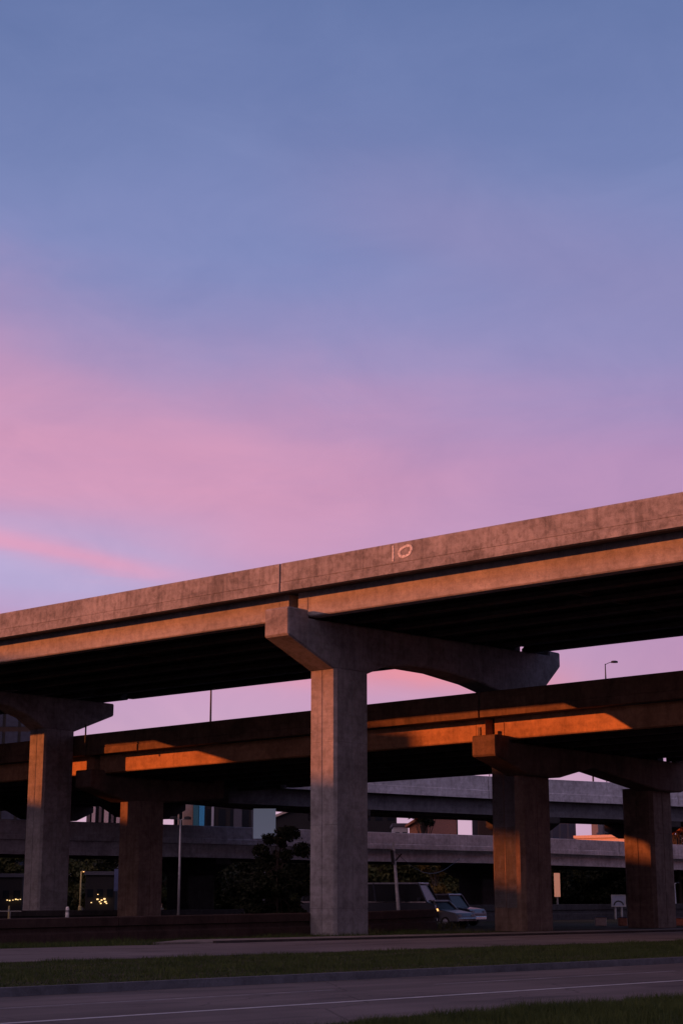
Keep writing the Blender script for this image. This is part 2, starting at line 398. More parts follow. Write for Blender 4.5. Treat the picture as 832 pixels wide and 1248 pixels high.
def near(n):
    a = RNG.uniform(8, 34, n); b = 15.5 - np.abs(RNG.normal(0, 1.6, n)) + .12 * np.sin(a * 2.3) + .05 * np.sin(a * 9)
    return a[:, None] * rd + b[:, None] * qd + np.array([0, 0, -.012])
def verge(n):
    a = RNG.uniform(22, 62, n); b = 46.25 + RNG.random(n) ** 1.3 * 12; keep = ((a < 38) | (b > 49.5))
    a, b = a[keep], b[keep]; a = np.resize(a, n); b = np.resize(b, n)
    return a[:, None] * rd + b[:, None] * qd + np.array([0, 0, -.012])
tag(stuff(grass('grass', 150000, median, .05, .11, .008)), 'mown dark grass of the median between the two roads', 'grass')
tag(stuff(grass('grass', 110000, near, .06, .16, .006)), 'ragged grass verge at the near lower right edge of the road', 'grass')
tag(stuff(grass('grass', 50000, verge, .06, .22, .009)), 'rough grass beneath the overpass in front of the brown barrier', 'grass')

# ------------------------------------------------------------------ overpasses (u along the deck, v across it)
def column(name, mat, parent, u0, u1, v0, v1, z0, z1, groove=True, joints=(), ch=.13):
    """chamfered rectangular column with vertical reveals and horizontal pour joints"""
    def ring(z, ins=0.0):
        a0, a1, b0, b1 = u0 + ins, u1 - ins, v0 + ins, v1 - ins
        um, vm = (u0 + u1) / 2, (v0 + v1) / 2; g = .022; d = .03
        pts = [(a0 + ch, b0)]
        if groove: pts += [(um - g, b0), (um - g / 2, b0 + d), (um + g / 2, b0 + d), (um + g, b0)]
        pts += [(a1 - ch, b0), (a1, b0 + ch)]
        if groove: pts += [(a1, vm - g), (a1 - d, vm - g / 2), (a1 - d, vm + g / 2), (a1, vm + g)]
        pts += [(a1, b1 - ch), (a1 - ch, b1), (a0 + ch, b1), (a0, b1 - ch)]
        if groove: pts += [(a0, vm + g), (a0 + d, vm + g / 2), (a0 + d, vm - g / 2), (a0, vm - g)]
        pts += [(a0, b0 + ch)]
        return [(x, y, z) for x, y in pts]
    rings = [ring(z0)]
    for j in joints: rings += [ring(j - .02), ring(j - .008, .012), ring(j + .008, .012), ring(j + .02)]
    rings.append(ring(z1))
    mb = MB(); mb.loft(rings); return mb.build(name, mat, parent)

def cap_beam(mat, parent, u0, u1, prof, bev=.07):
    mb = MB(); mb.prism(prof, 'x', u0, u1); return mb.build('pier_cap', mat, parent, bev)

def i_girder(mb, u0, u1, v, z0, h, facing=1):
    w, t = .34, .09
    prof = [(v - w, z0), (v + w, z0), (v + w, z0 + .20), (v + t, z0 + .36), (v + t, z0 + h - .26), (v + w * .9, z0 + h - .14), (v + w * .9, z0 + h), (v - w * .9, z0 + h), (v - w * .9, z0 + h - .14), (v - t, z0 + h - .26), (v - t, z0 + .36), (v - w, z0 + .20)]
    mb.prism(prof, 'x', u0, u1)
def fascia_girder(mb, u0, u1, v, z0, h, s):
    # outside face flat; s=+1: outer face at v, body inwards
    prof = [(v, z0 + .06), (v + s * .05, z0), (v + s * .66, z0), (v + s * .66, z0 + .2), (v + s * .42, z0 + .36), (v + s * .42, z0 + h - .02), (v + s * .02, z0 + h - .02), (v, z0 + .9 * h)]
    mb.prism(prof, 'x', u0, u1)

def shear(o, vz=0.0, uz=0.0, v0=0.0, u0=0.0):
    """cross fall and gradient of the deck"""
    for p in o.data.vertices: p.co.z += (p.co.y - v0) * vz + (p.co.x - u0) * uz

def deck(root, joints, vf, vb, top, flange, soffit, gtop, mats, vz, uz, ngird, panel=None):
    """parapets, slab and girders span by span between the joints"""
    pm, gm, sm = mats
    for i in range(len(joints) - 1):
        a, b = joints[i] + .055, joints[i + 1] - .055
        # front parapet with a proud lower lip
        mid = flange + (top - flange) * .32
        for (vo, s, nm) in ((vf, 1, 'parapet'), (vb, -1, 'parapet')):
            prof = [(vo, flange), (vo, mid - .025), (vo + s * .04, mid - .012), (vo + s * .04, mid + .006), (vo + s * .02, mid + .02), (vo + s * .02, top - .05), (vo + s * .06, top), (vo + s * .24, top),
                    (vo + s * .27, top - .05), (vo + s * .40, mid + .1), (vo + s * .43, mid - .1), (vo + s * .43, flange + .02), (vo + s * .2, flange)]
            mb = MB(); mb.prism(prof, 'x', a, b); o = mb.build(nm, pm, root); shear(o, vz, uz)
        mb = MB(); mb.prism([(vf + .43, flange + .02), (vb - .43, flange + .02), (vb - .43, flange + .25), (vf + .43, flange + .25)], 'x', a, b)
        # slab soffit haunch to the girders
        o = mb.build('deck_slab', sm, root); shear(o, vz, uz)
        ga, gb = a + .22, b - .22
        for k in range(ngird):
            mb = MB()
            if k == 0:
                fascia_girder(mb, ga + .62, gb - .62, vf + .95, soffit, gtop - soffit, 1)
                for e0, e1 in ((ga, ga + .6), (gb - .6, gb)):
                    m2 = MB(); m2.prism([(vf + .945, soffit), (vf + 1.6, soffit), (vf + 1.6, gtop - .02), (vf + .945, gtop - .02)], 'x', e0, e1); eo = m2.build('end_block', gm, root, .015); shear(eo, vz, uz)
            elif k == ngird - 1: fascia_girder(mb, ga, gb, vb - .95, soffit, gtop - soffit, -1)
            else: i_girder(mb, ga, gb, vf + .95 + (vb - vf - 1.9) * k / (ngird - 1), soffit, gtop - soffit)
            o = mb.build('girder', gm if k in (0,) else sm, root); shear(o, vz, uz)
        # diaphragms near both ends and at midspan
        mb = MB()
        for x in (ga + .5, (ga + gb) / 2, gb - .5): mb.box(x - .12, x + .12, vf + 1.5, vb - 1.5, soffit + .25, flange - .0)
        o = mb.build('diaphragm', sm, root); shear(o, vz, uz)

# ---- upper overpass
A = empty('overpass', P0, ROT, 'tall pinkish concrete overpass crossing the whole picture, painted with the number 10', 'overpass')
VZ = .024
jA = [-126, -94.5, -63, -31.1, .42, 24.5, 46, 78, 110]
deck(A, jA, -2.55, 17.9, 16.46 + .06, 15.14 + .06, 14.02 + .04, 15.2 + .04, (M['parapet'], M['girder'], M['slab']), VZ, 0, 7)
def bentA(u0, vend, cols, zend, front=-3.1, mat=M['cap'], straddle=False):
    u1 = u0 + 1.50; cw = u0 + 1.57
    zc = 11.82
    t = lambda v: 13.93 + VZ * (v + 1.5)
    c1 = cols[1]
    prof = [(front, 13.02), (cols[0][0] - .05, zc), (cols[0][1] + .05, zc), (cols[0][1] + 1.35, 12.3), (cols[0][1] + 3.2, 12.56)]
    if c1[0] - cols[0][1] > 9: prof += [(8.4, 12.56), (c1[0] - 2.8, 12.3)]
    else: prof += [(c1[0] - 2.0, 12.4)]
    prof += [(c1[0] - .05, zc), (c1[1] + .05, zc), (vend, zend - .78), (vend, zend), (vend - 1.1, zend), (vend - 1.1, min(t(vend - 1.1), zend - .02)), (front + 1.35, t(-1.7)), (front + 1.35, 14.3), (front, 14.3)]
    if straddle:
        front = -8.8  # unseen front column and raised soffit, placed to keep shadow off the lower deck
        prof = [(front, 11.9), (cols[0][1] + .05, 11.9), (cols[0][1] + .9, 12.85), (c1[0] - 3.0, 13.0), (c1[0] - 1.2, 12.5)] + [(c1[0] - .05, zc), (c1[1] + .05, zc), (vend, zend - .78), (vend, zend), (vend - 1.1, zend), (front, t(front))]
    cap = cap_beam(mat, A, u0, u1, prof)
    for k in range(7):
        v = -2.55 + .95 + .35 + (17.9 + 2.55 - 2.6) * k / 6
        if v > vend - 1.3: continue
        for du in (.42, 1.08):
            mb = MB(); mb.box(u0 + du - .16, u0 + du + .16, v - .22, v + .22, t(v) - .01, 14.06 + VZ * (v)); mb.build('bearing', M['rubber'], cap)
    for i, (a, b, zb) in enumerate(cols):
        column('column', M['column'], A, u0 - .035, cw, a, b, zb, zc + .02, True, (1.15, 4.8, 8.5))
bentA(0.0, 18.8, [(0, 2.37, -.3), (14.2, 16.3, 10.6)], 14.65)
bentA(-31.2, 14.3, [(-8.6, -6.8, -.3), (8.7, 11.05, -.3)], 13.85, straddle=True)
bentA(-62.6, 14.3, [(-8.6, -6.8, -.3), (8.7, 11.05, -.3)], 13.85, straddle=True)
bentA(-94, 14.3, [(-8.6, -6.8, -.3), (8.7, 11.05, -.3)], 13.85, straddle=True)
bentA(24.1, 18.8, [(0, 2.37, -.3), (14.2, 16.3, 10.6)], 14.65)
bentA(45.6, 18.8, [(0, 2.37, -.3), (14.2, 16.3, 10.6)], 14.65)
bentA(77.6, 18.8, [(0, 2.37, -.3), (14.2, 16.3, 10.6)], 14.65)
# painted number 1 and 0 on the outer face of the parapet
def vplane(px, py, v):
    r = ray(px, py); C = Vector((0, 0, H)); t = (v + (P0 - C).dot(V)) / r.dot(V); q = C + r * t
    return (q - P0).dot(U), q.z
vp = -2.548
def ribbon(name, pts, w, closed=False):
    n = len(pts); vs = []
    for i in range(n):
        a = Vector(pts[(i - 1) % n] if closed else pts[max(i - 1, 0)]); b = Vector(pts[(i + 1) % n] if closed else pts[min(i + 1, n - 1)])
        t = (b - a).normalized(); sd_ = Vector((-t.y, t.x)) * w * random.uniform(.38, .6); p = Vector(pts[i])
        for q in (p - sd_, p + sd_): vs += [(q.x, vp, q.y), (q.x, vp + .02, q.y)]
    fs = []
    for i in range(n if closed else n - 1):
        a, b = 4 * i, 4 * ((i + 1) % n)
        fs += [(a, b, b + 2, a + 2), (a + 1, a + 3, b + 3, b + 1), (a, a + 1, b + 1, b), (a + 2, b + 2, b + 3, a + 3)]
    if not closed: fs += [(0, 2, 3, 1), (4 * n - 4, 4 * n - 3, 4 * n - 1, 4 * n - 2)]
    return MB().add(vs, fs).build(name, M['chalk'], A)
u1_, zt = vplane(478.3, 665, vp); u2_, zb = vplane(478.3, 684, vp)
ribbon('painted_numeral', [(u1_, zt), (u1_ + .015, zt * .7 + zb * .3), (u1_ + .01, zt * .3 + zb * .7), (u1_ - .01, zb)], .10)['label'] = 'hand-painted pale 1'
cu, cz = vplane(493.4, 671.8, vp); ru = abs(vplane(500, 671.8, vp)[0] - vplane(486.8, 671.8, vp)[0]) / 2 * 1.12; rz = .225
ribbon('painted_numeral', [(cu + ru * math.cos(t) * (1 + .06 * math.sin(3 * t)), cz + rz * math.sin(t) * (1 + .06 * math.cos(2 * t)) + .06 * math.cos(t)) for t in [2 * math.pi * k / 26 for k in range(26)]], .125, True)['label'] = 'hand-painted pale 0'

# ---- second, lower overpass
B = empty('overpass', P0, ROT, 'lower dark concrete overpass with orange sunlit patches, running behind the main column', 'overpass')
UZ = .007
jB = [-114, -86, -57.6, -28.9, 1.35, 24, 52, 80, 112]
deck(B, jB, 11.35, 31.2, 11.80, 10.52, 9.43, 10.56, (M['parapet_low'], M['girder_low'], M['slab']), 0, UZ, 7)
def bentB(u0, vend, cols, cu0, cu1):
    uz = UZ * u0; u1 = u0 + 1.5; zc = 7.75 + uz; t = 9.3 + uz
    prof = [(11.15, 8.55 + uz), (cols[0][0] - .05, zc), (cols[0][1] + .05, zc)]
    if len(cols) > 1: prof += [((cols[0][1] + cols[1][0]) / 2 - 1.9, 8.45 + uz), (cols[1][0] - .05, zc - .15), (cols[1][1] + .05, zc - .15)]
    prof += [(vend, t - .95), (vend, t + .28), (vend - 1, t + .28), (vend - 1, t), (12.45, t), (12.45, t + .3), (11.15, t + .3)]
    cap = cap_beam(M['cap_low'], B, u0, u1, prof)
    for k in range(7):
        v = 11.35 + .95 + .4 + (19.85 - 2.7) * k / 6
        if v > vend - 1.2: continue
        for du in (.3, .95):
            mb = MB(); mb.box(u0 + du, u0 + du + .3, v - .2, v + .2, t - .01, 9.44 + uz); mb.build('bearing', M['rubber'], cap)
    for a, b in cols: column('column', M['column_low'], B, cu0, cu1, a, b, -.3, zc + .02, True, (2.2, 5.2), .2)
bentB(1.0, 32.6, [(14.2, 16.9), (27.2, 29.6)], -.1, 1.9)
bentB(-29.6, 22.9, [(14.2, 16.6)], -28.9, -27.1)
bentB(-58.3, 22.9, [(14.2, 16.6)], -58.5, -56.7)
for ub in (23.6, 51.6, 79.6): bentB(ub, 32.6, [(14.2, 16.9), (27.2, 29.6)], ub - .1, ub + 1.9)
# standing plates left at the joint on the seat
mb = MB(); mb.box(1.15, 1.3, 11.5, 11.62, 9.6, 10.05); mb.build('joint_plate', M['column_low'], B)

# ---- the two far decks, swept along a path (front edge points, outward side towards the camera)
def far_deck(root, pts, prof_list, width):
    """pts: list of (x, y, ztop); profile offsets (away, dz) swept"""
    n = len(pts); dirs = []
    for i in range(n):
        a = Vector(pts[max(i - 1, 0)]); b = Vector(pts[min(i + 1, n - 1)]); t = (b - a); t.z = 0; t.normalize(); dirs.append(t)
    def sweep(prof, i0=0, i1=None, gap=0.0):
        i1 = n - 1 if i1 is None else i1; rings = []
        for i in range(i0, i1 + 1):
            t = dirs[i]; w = Vector((-t.y, t.x, 0)); p = Vector(pts[i])
            if i == i0: p = p + t * gap
            if i == i1: p = p - t * gap
            rings.append([p + w * a + Vector((0, 0, dz)) for a, dz in prof])
        mb = MB(); mb.loft(rings); return mb
    for nm, mat, prof, per in prof_list:
        if per:
            for i in range(0, n - 1, per): sweep(prof, i, min(i + per, n - 1), .025).build(nm, mat, root)
        else: sweep(prof).build(nm, mat, root)
def smooth_path(keys, step):
    """Catmull-Rom through the keys"""
    ks = [Vector(k) for k in keys]; ks = [ks[0] * 2 - ks[1]] + ks + [ks[-1] * 2 - ks[-2]]; outp = []
    for i in range(1, len(ks) - 2):
        p0, p1, p2, p3 = ks[i - 1:i + 3]; m = max(1, int((p2 - p1).length / step))
        for j in range(m):
            t = j / m
            outp.append(.5 * ((2 * p1) + (p2 - p0) * t + (2 * p0 - 5 * p1 + 4 * p2 - p3) * t * t + (3 * p1 - p0 - 3 * p2 + p3) * t ** 3))
    outp.append(ks[-2]); return [tuple(p) for p in outp]
def zat(py, Y): return at(416, py, Y).z
# curved upper far deck
kC = [(-75, 175, 12.2), (-48, 146, 11.9), (gnd(0, 131).x, 131, 12.0), (gnd(120, 122).x, 122, 11.75), (gnd(275, 117.5).x, 117.5, 11.2),
      (gnd(450, 121.2).x, 121.2, 10.95), (gnd(598, 127).x, 127, 10.85), (gnd(832, 137).x, 137, 10.8), (75, 166, 10.75), (150, 212, 10.6)]
pC = smooth_path(kC, 7.0)
Cc = empty('overpass', (0, 0, 0), 0, 'upper of the two far grey concrete decks, curving behind the dark lower overpass', 'overpass')
hC = 1.72
far_deck(Cc, pC, [('parapet', M['far_concrete'], [(0, -hC), (0, -1.12), (.04, -1.08), (.04, -.03), (.08, 0), (.28, 0), (.45, -1.0), (.45, -hC)], 2),
                  ('parapet', M['far_concrete'], [(9.55, -hC), (9.55, -1.0), (9.72, 0), (9.92, 0), (9.96, -1.08), (10, -1.12), (10, -hC)], 0),
                  ('deck_slab', M['slab'], [(.45, -hC), (.45, -hC + .25), (9.55, -hC + .25), (9.55, -hC)], 0),
                  ('girder', M['far_girder'], [(.9, -2.9), (.9, -hC - .0), (1.5, -hC - .0), (1.5, -2.9)], 0),
                  ('girder', M['far_girder'], [(4.7, -2.9), (4.7, -hC), (5.3, -hC), (5.3, -2.9)], 0),
                  ('girder', M['far_girder'], [(8.5, -2.9), (8.5, -hC), (9.1, -hC), (9.1, -2.9)], 0)], 10)
# straight lower far deck
def lineD(px):
    a0 = R(51.9); t = math.tan(a0)
    # line through (px 450, 139 m) with horizontal direction 51.9 deg to the right of the view
    P = gnd(450, 139); D = Vector((math.sin(a0), math.cos(a0), 0)); kx = (px - 416) / (F / math.cos(PITCH))
    s = (kx * P.y - P.x) / (D.x - kx * D.y); return P + D * s
kD = []
for px, py in ((-500, None), (-200, None), (50, 1000), (238, 1006.0), (450, 1013.8), (600, 1018.3), (757, 1025.3), (832, 1029.5), (1100, None), (1500, None)):
    p = lineD(px); z = 7.3 if py is None else at(px, py, p.y).z; kD.append((p.x, p.y, z))
kD[0] = (*kD[0][:2], kD[2][2]); kD[1] = (*kD[1][:2], kD[2][2]); kD[-1] = (*kD[-1][:2], kD[-3][2]); kD[-2] = (*kD[-2][:2], kD[-3][2])
print('D z', [round(k[2], 2) for k in kD])
pD = smooth_path(kD, 9.0)
Dd = empty('overpass', (0, 0, 0), 0, 'lowest far grey concrete deck, straight, passing behind the tree and the white panel', 'overpass')
far_deck(Dd, pD, [('parapet', M['far_concrete'], [(0, -1.38), (0, -1.0), (.04, -.96), (.04, -.03), (.08, 0), (.28, 0), (.45, -.9), (.45, -1.38)], 2),
                  ('parapet', M['far_concrete'], [(10.55, -1.38), (10.55, -.9), (10.72, 0), (10.92, 0), (11, -1.0), (11, -1.38)], 0),
                  ('deck_slab', M['slab'], [(.45, -1.38), (.45, -1.13), (10.55, -1.13), (10.55, -1.38)], 0),
                  ('girder', M['far_concrete'], [(.55, -2.42), (.55, -1.38), (1.2, -1.38), (1.2, -2.42)], 0),
                  ('girder', M['far_girder'], [(5.2, -2.42), (5.2, -1.38), (5.8, -1.38), (5.8, -2.42)], 0),
                  ('girder', M['far_girder'], [(9.8, -2.42), (9.8, -1.38), (10.4, -1.38), (10.4, -2.42)], 0)], 11)
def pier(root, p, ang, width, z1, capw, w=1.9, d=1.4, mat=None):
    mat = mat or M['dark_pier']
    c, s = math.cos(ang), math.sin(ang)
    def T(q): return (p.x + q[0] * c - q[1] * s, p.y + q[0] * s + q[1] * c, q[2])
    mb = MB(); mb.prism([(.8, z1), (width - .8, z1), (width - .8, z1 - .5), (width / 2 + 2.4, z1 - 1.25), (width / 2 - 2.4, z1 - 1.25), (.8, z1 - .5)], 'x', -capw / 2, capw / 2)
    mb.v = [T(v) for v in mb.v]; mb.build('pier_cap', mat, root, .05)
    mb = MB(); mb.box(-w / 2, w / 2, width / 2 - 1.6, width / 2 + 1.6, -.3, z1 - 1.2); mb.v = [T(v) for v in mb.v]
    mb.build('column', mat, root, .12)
for px in (-620, -170, 232, 585, 990, 1400):
    t_ = R(51.9); p = lineD(px); wv = Vector((-math.cos(t_), math.sin(t_), 0)); dd = Vector((math.sin(t_), math.cos(t_), 0))
    kx = (px - 416) / (F / math.cos(PITCH)); q = p + wv * 5.5; p = p + dd * ((kx * q.y - q.x) / (dd.x - kx * dd.y)); z = min(kD, key=lambda k: abs(k[0] - p.x))[2]
    pier(Dd, p, math.atan2(math.cos(R(51.9)), math.sin(R(51.9))), 11, z - 2.42, 1.5, 2.6)
for px in (56, 172, 412, 638, 785, 1100):
    kx = (px - 416) / (F / math.cos(PITCH)); best = None
    for i in range(1, len(pC) - 1):
        t = (Vector(pC[i + 1]) - Vector(pC[i - 1])); t.z = 0; t.normalize(); q = Vector(pC[i]) + Vector((-t.y, t.x, 0)) * 5
        e_ = abs(q.x / q.y - kx)
        if best is None or e_ < best[0]: best = (e_, Vector(pC[i]), t)
    _, p, t = best; q = p + Vector((-t.y, t.x, 0)) * 5; p = p + t * ((kx * q.y - q.x) / (t.x - kx * t.y))
    pier(Cc, p, math.atan2(t.y, t.x), 10, p.z - 2.9, 1.3, 1.4)

# ------------------------------------------------------------------ low brown barrier walls
def barrier(a, b, h0, h1, label, name='barrier_wall', w=.6, mat=None, grp=None):
    a, b = Vector(a), Vector(b); L = (b - a).length; ang = math.atan2(b.y - a.y, b.x - a.x)
    root = empty(name, a, ang, label, 'barrier', grp); n = max(1, int(L / 6)); m = mat or M['barrier']
    for i in range(n):
        x0, x1 = L * i / n + .012, L * (i + 1) / n - .012
        rings = []
        for x in (x0, x1):
            h = h0 + (h1 - h0) * x / L
            rings.append([(x, y, z) for y, z in [(-w / 2, -.15), (-w / 2, h * .36), (-w / 2 + .12, h * .44), (-w / 2 + .15, h * .60), (-w / 2 + .02, h * .64), (-w / 2 + .02, h - .03), (-w / 2 + .06, h), (w / 2 - .06, h), (w / 2 - .02, h - .03), (w / 2 - .02, h * .62), (w / 2, h * .4), (w / 2, -.15)]])
        mb = MB(); mb.loft(rings); mb.build('panel', m, root)
    return root
barrier((-24, 42.2, 0), (-1.15, 75.2, 0), .80, .98, 'long rust-brown concrete barrier running from the left edge to the main column')
barrier((1.05, 78.2, 0), (4.75, 88.0, 0), .99, 1.06, 'short rust-brown concrete barrier between the main column and the parked cars')
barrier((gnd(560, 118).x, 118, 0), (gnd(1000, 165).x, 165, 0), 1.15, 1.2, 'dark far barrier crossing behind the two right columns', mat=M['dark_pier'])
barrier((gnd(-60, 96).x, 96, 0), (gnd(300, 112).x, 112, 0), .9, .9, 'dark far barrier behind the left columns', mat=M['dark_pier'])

# ------------------------------------------------------------------ poles and lamps
def street_lamp(base, h, reach, label, rad=.09, heads=(1,), ang=0.0, mat=None, lit=None, grp=None, basep=True):
    mat = mat or M['steel']
    r = empty('street_lamp', base, ang, label, 'street lamp', grp)
    mb = MB(); mb.tube([(0, 0, 0), (0, 0, h * .5), (0, 0, h)], [rad, rad * .8, rad * .55], 10); mb.build('pole', mat, r, smooth=True)
    if basep:
        mb = MB(); mb.tube([(0, 0, -.05), (0, 0, .05), (0, 0, .07), (0, 0, .75), (0, 0, .85)], [rad * 2.2, rad * 2.2, rad * 1.7, rad * 1.5, rad * 1.0], 10); mb.build('base', mat, r)
    for s in heads:
        pts = [(0, 0, h - .12 * reach)] + [(s * reach * t, 0, h - .12 * reach + reach * .35 * math.sin(t * math.pi / 2)) for t in (.15, .35, .6, .85, 1)]
        mb = MB(); mb.tube(pts, rad * .42, 6); mb.build('arm', mat, r)
        e = pts[-1]
        mb = MB(); mb.loft([[(e[0] + s * x, y, e[2] + z) for y, z in ((-w_, -.04), (w_, -.04), (w_, .05), (0, hh), (-w_, .05))] for x, w_, hh in ((-.06, .05, .07), (.06, .10, .10), (.06 + reach * .35, .10, .10), (.12 + reach * .5, .05, .07))])
        mb.build('lamp_head', M['dark_metal'], r)
        if lit:
            mb = MB(); mb.box(e[0] + s * .1 - .12, e[0] + s * .35 + .12, -.11, .11, e[2] - .12, e[2] - .05); mb.build('lens', lit, r)
    return r
lp = gnd(218, 71.3)
street_lamp(lp, at(218, 999, 71.3).z, .22, 'slim grey lamp post rising beside the paved tip left of the main column', .065, (1, -1), .2)
# utility pole leaning to the left
q0 = gnd(486.5, 92); top = at(479, 1026, 92)
r = empty('utility_pole', q0, 0, 'pale thin utility pole leaning left in front of the dark van', 'utility pole')
d_ = top - q0
mb = MB(); mb.tube([(0, 0, 0), d_ * .5, d_ * 1.0], [.10, .09, .065], 8); mb.build('pole', M['pale_pole'], r, smooth=True)
mb = MB(); mb.tube([d_ * .74 + Vector((-.1, -.12, 0)), d_ * .90 + Vector((-.12, -.12, 0))], .09, 8)
mb.tube([d_ * .78 + Vector((.05, -.1, 0)), d_ * .86 + Vector((.4, -.1, 0))], .05, 6); mb.build('transformer', M['dark_metal'], r)
mb = MB()
e = at(560, 1046, 104) - q0
mb.tube([d_ * .9 + (e - d_ * .9) * t + Vector((0, 0, -1.1 * math.sin(math.pi * t))) for t in [k / 10 for k in range(11)]], .018, 4); mb.build('cable', M['dark_metal'], r)
# poles on the decks
def deck_pole(px, py0, py1, Y, label, head=0, rad=.07, grp=None):
    p = at(px, py1, Y); h = at(px, py0, Y).z - p.z
    if head: return street_lamp(p, h, .75, label, rad, (head,), 0, M['dark_metal'], None, grp, False)
    r = empty('sign_post', p, 0, label, 'post', grp)
    mb = MB(); mb.tube([(0, 0, -.4), (0, 0, h)], rad, 8); mb.build('pole', M['dark_metal'], r)
    mb = MB(); mb.tube([(0, 0, h), (0, 0, h + .08)], rad * 1.4, 8); mb.build('cap', M['dark_metal'], r)
    return r
uu_, _z = vplane(256.5, 885, 30.8); p_ = uvw(uu_, 30.8, 11.6)
r = street_lamp(p_, 9.5, 1.6, 'dark thin lamp post standing on the lower overpass, its head hidden behind the upper deck', .085, (-1,), ROT, M['dark_metal'], None, None, False)
Yl = 99.5
p_ = at(737.5, 826, 96); street_lamp(Vector((p_.x, 96, p_.z - .6)), at(737.5, 809, 96).z - p_.z + .6, .42, 'small curved street lamp on the lower overpass against pink sky at the right', .05, (1,), 0, M['dark_metal'], None, None, False)
deck_pole(722.5, 944, 958, 138, 'thin dark post on the far deck seen through the right-hand arch', 0, .075)
deck_pole(739, 951, 960, 139, 'short thin post on the far deck, right of the taller post in the arch', 0, .04)
deck_pole(596.3, 940, 952, 128, 'thin post on the far deck just left of the brown column', 0, .035)
r = deck_pole(549, 944, 951, 127, 'squat dark camera post on the far deck against a sliver of sky', 1, .10)
deck_pole(104.5, 885.0, 897, 98.5, 'tiny pale post on the lower overpass beside the left pier cap', 0, .05)
# far lamp posts among the trees under the decks
for px, y0, y1, Y, mat, lab in ((98, 1062, 1101, 172, M['yellow_post'], 'warm pale lamp post among the dark trees between the two left columns'),
                                (560, 1071, 1100, 190, M['pale_pole'], 'white post before the trees above the parked cars'),
                                (718, 1067, 1097, 180, M['pale_pole'], 'pale post before the trees between the right columns'),
                                (822, 1077, 1105, 150, M['pale_pole'], 'thin pale post at the far right edge')):
    p = gnd(px, Y); h = at(px, y0, Y).z
    street_lamp(p, h, .22, lab, .11, (1,), 0, mat, M['lamp_amber'] if px in (98,) else None, 'far posts under the lowest deck')

# ------------------------------------------------------------------ bollards and small things left
def bollard(px, py0, Y, label, rad=.12, mat=None):
    p = gnd(px, Y); h = at(px, py0, Y).z
    r = empty('bollard', p, 0, label, 'bollard')
    mb = MB(); mb.tube([(0, 0, 0), (0, 0, h - .08), (0, 0, h)], [rad, rad, rad * .6], 12); mb.build('post', mat or M['pale_pole'], r, smooth=True)
    mb = MB(); mb.tube([(0, 0, h - .3), (0, 0, h - .18)], rad * 1.06, 12); mb.build('band', M['steel'], r); return r
bollard(83, 1105, 92, 'stubby pale bollard right of the leftmost visible column', .1)
bollard(12, 1104, 90, 'narrow pale post at the lower left edge', .05, M['yellow_post'])
r = empty('railing', gnd(-30, 91), 0, 'thin low steel railing at the lower left edge', 'railing')
x1 = gnd(27, 91).x - gnd(-30, 91).x
mb = MB(); mb.tube([(0, 0, .92), (x1, 0, .92)], .02, 6); mb.tube([(0, 0, .5), (x1, 0, .5)], .015, 6); mb.build('rail', M['steel'], r)
for k in range(3):
    mb = MB(); mb.tube([(x1 * (k + .3) / 3, 0, 0), (x1 * (k + .3) / 3, 0, .93)], .025, 6); mb.build('post', M['steel'], r)
# small dark bushes of dry weeds
def weeds(p, n, h, spread, label):
    mb = MB()
    for k in range(n):
        a = random.uniform(0, 6.28); L = h * random.uniform(.5, 1.1); q = Vector((random.gauss(0, spread), random.gauss(0, spread), 0))
        tip = q + Vector((math.cos(a) * L * .5, math.sin(a) * L * .5, L)); wv = Vector((-math.sin(a), math.cos(a), 0)) * .012
        mid = q + (tip - q) * .55 + Vector((0, 0, L * .12))
        mb.add([q - wv, q + wv, mid + wv * 1.3, mid - wv * 1.3, tip], [(0, 1, 2, 3), (3, 2, 4)])
        for j in range(0):
            c = q + (tip - q) * random.uniform(.4, 1); s = random.uniform(.02, .05); ax = Vector((random.gauss(0, 1), random.gauss(0, 1), random.gauss(0, 1))).normalized(); bx = ax.orthogonal().normalized()
            mb.add([c, c + ax * s, c + ax * s + bx * s, c + bx * s], [(0, 1, 2, 3)])
    o = mb.build('weed_clump', M['leaf_mid'], None, loc=p); tag(stuff(o), label, 'weeds'); return o
weeds(gnd(204, 69.5), 90, .35, .55, 'dry weed clump left of the lamp post foot')
weeds(gnd(228, 71.5), 70, .4, .25, 'tall weed clump right at the lamp post foot')
weeds(gnd(330, 73.5), 60, .35, .3, 'weed clump halfway between lamp post and main column')
weeds(gnd(355, 75), 40, .5, .25, 'weed clump at the left foot of the main column')
weeds(gnd(455, 75.5), 60, .35, .25, 'weed clump at the right foot of the main column')
weeds(gnd(548, 90), 50, .4, .4, 'weed clump beside the end of the short barrier')

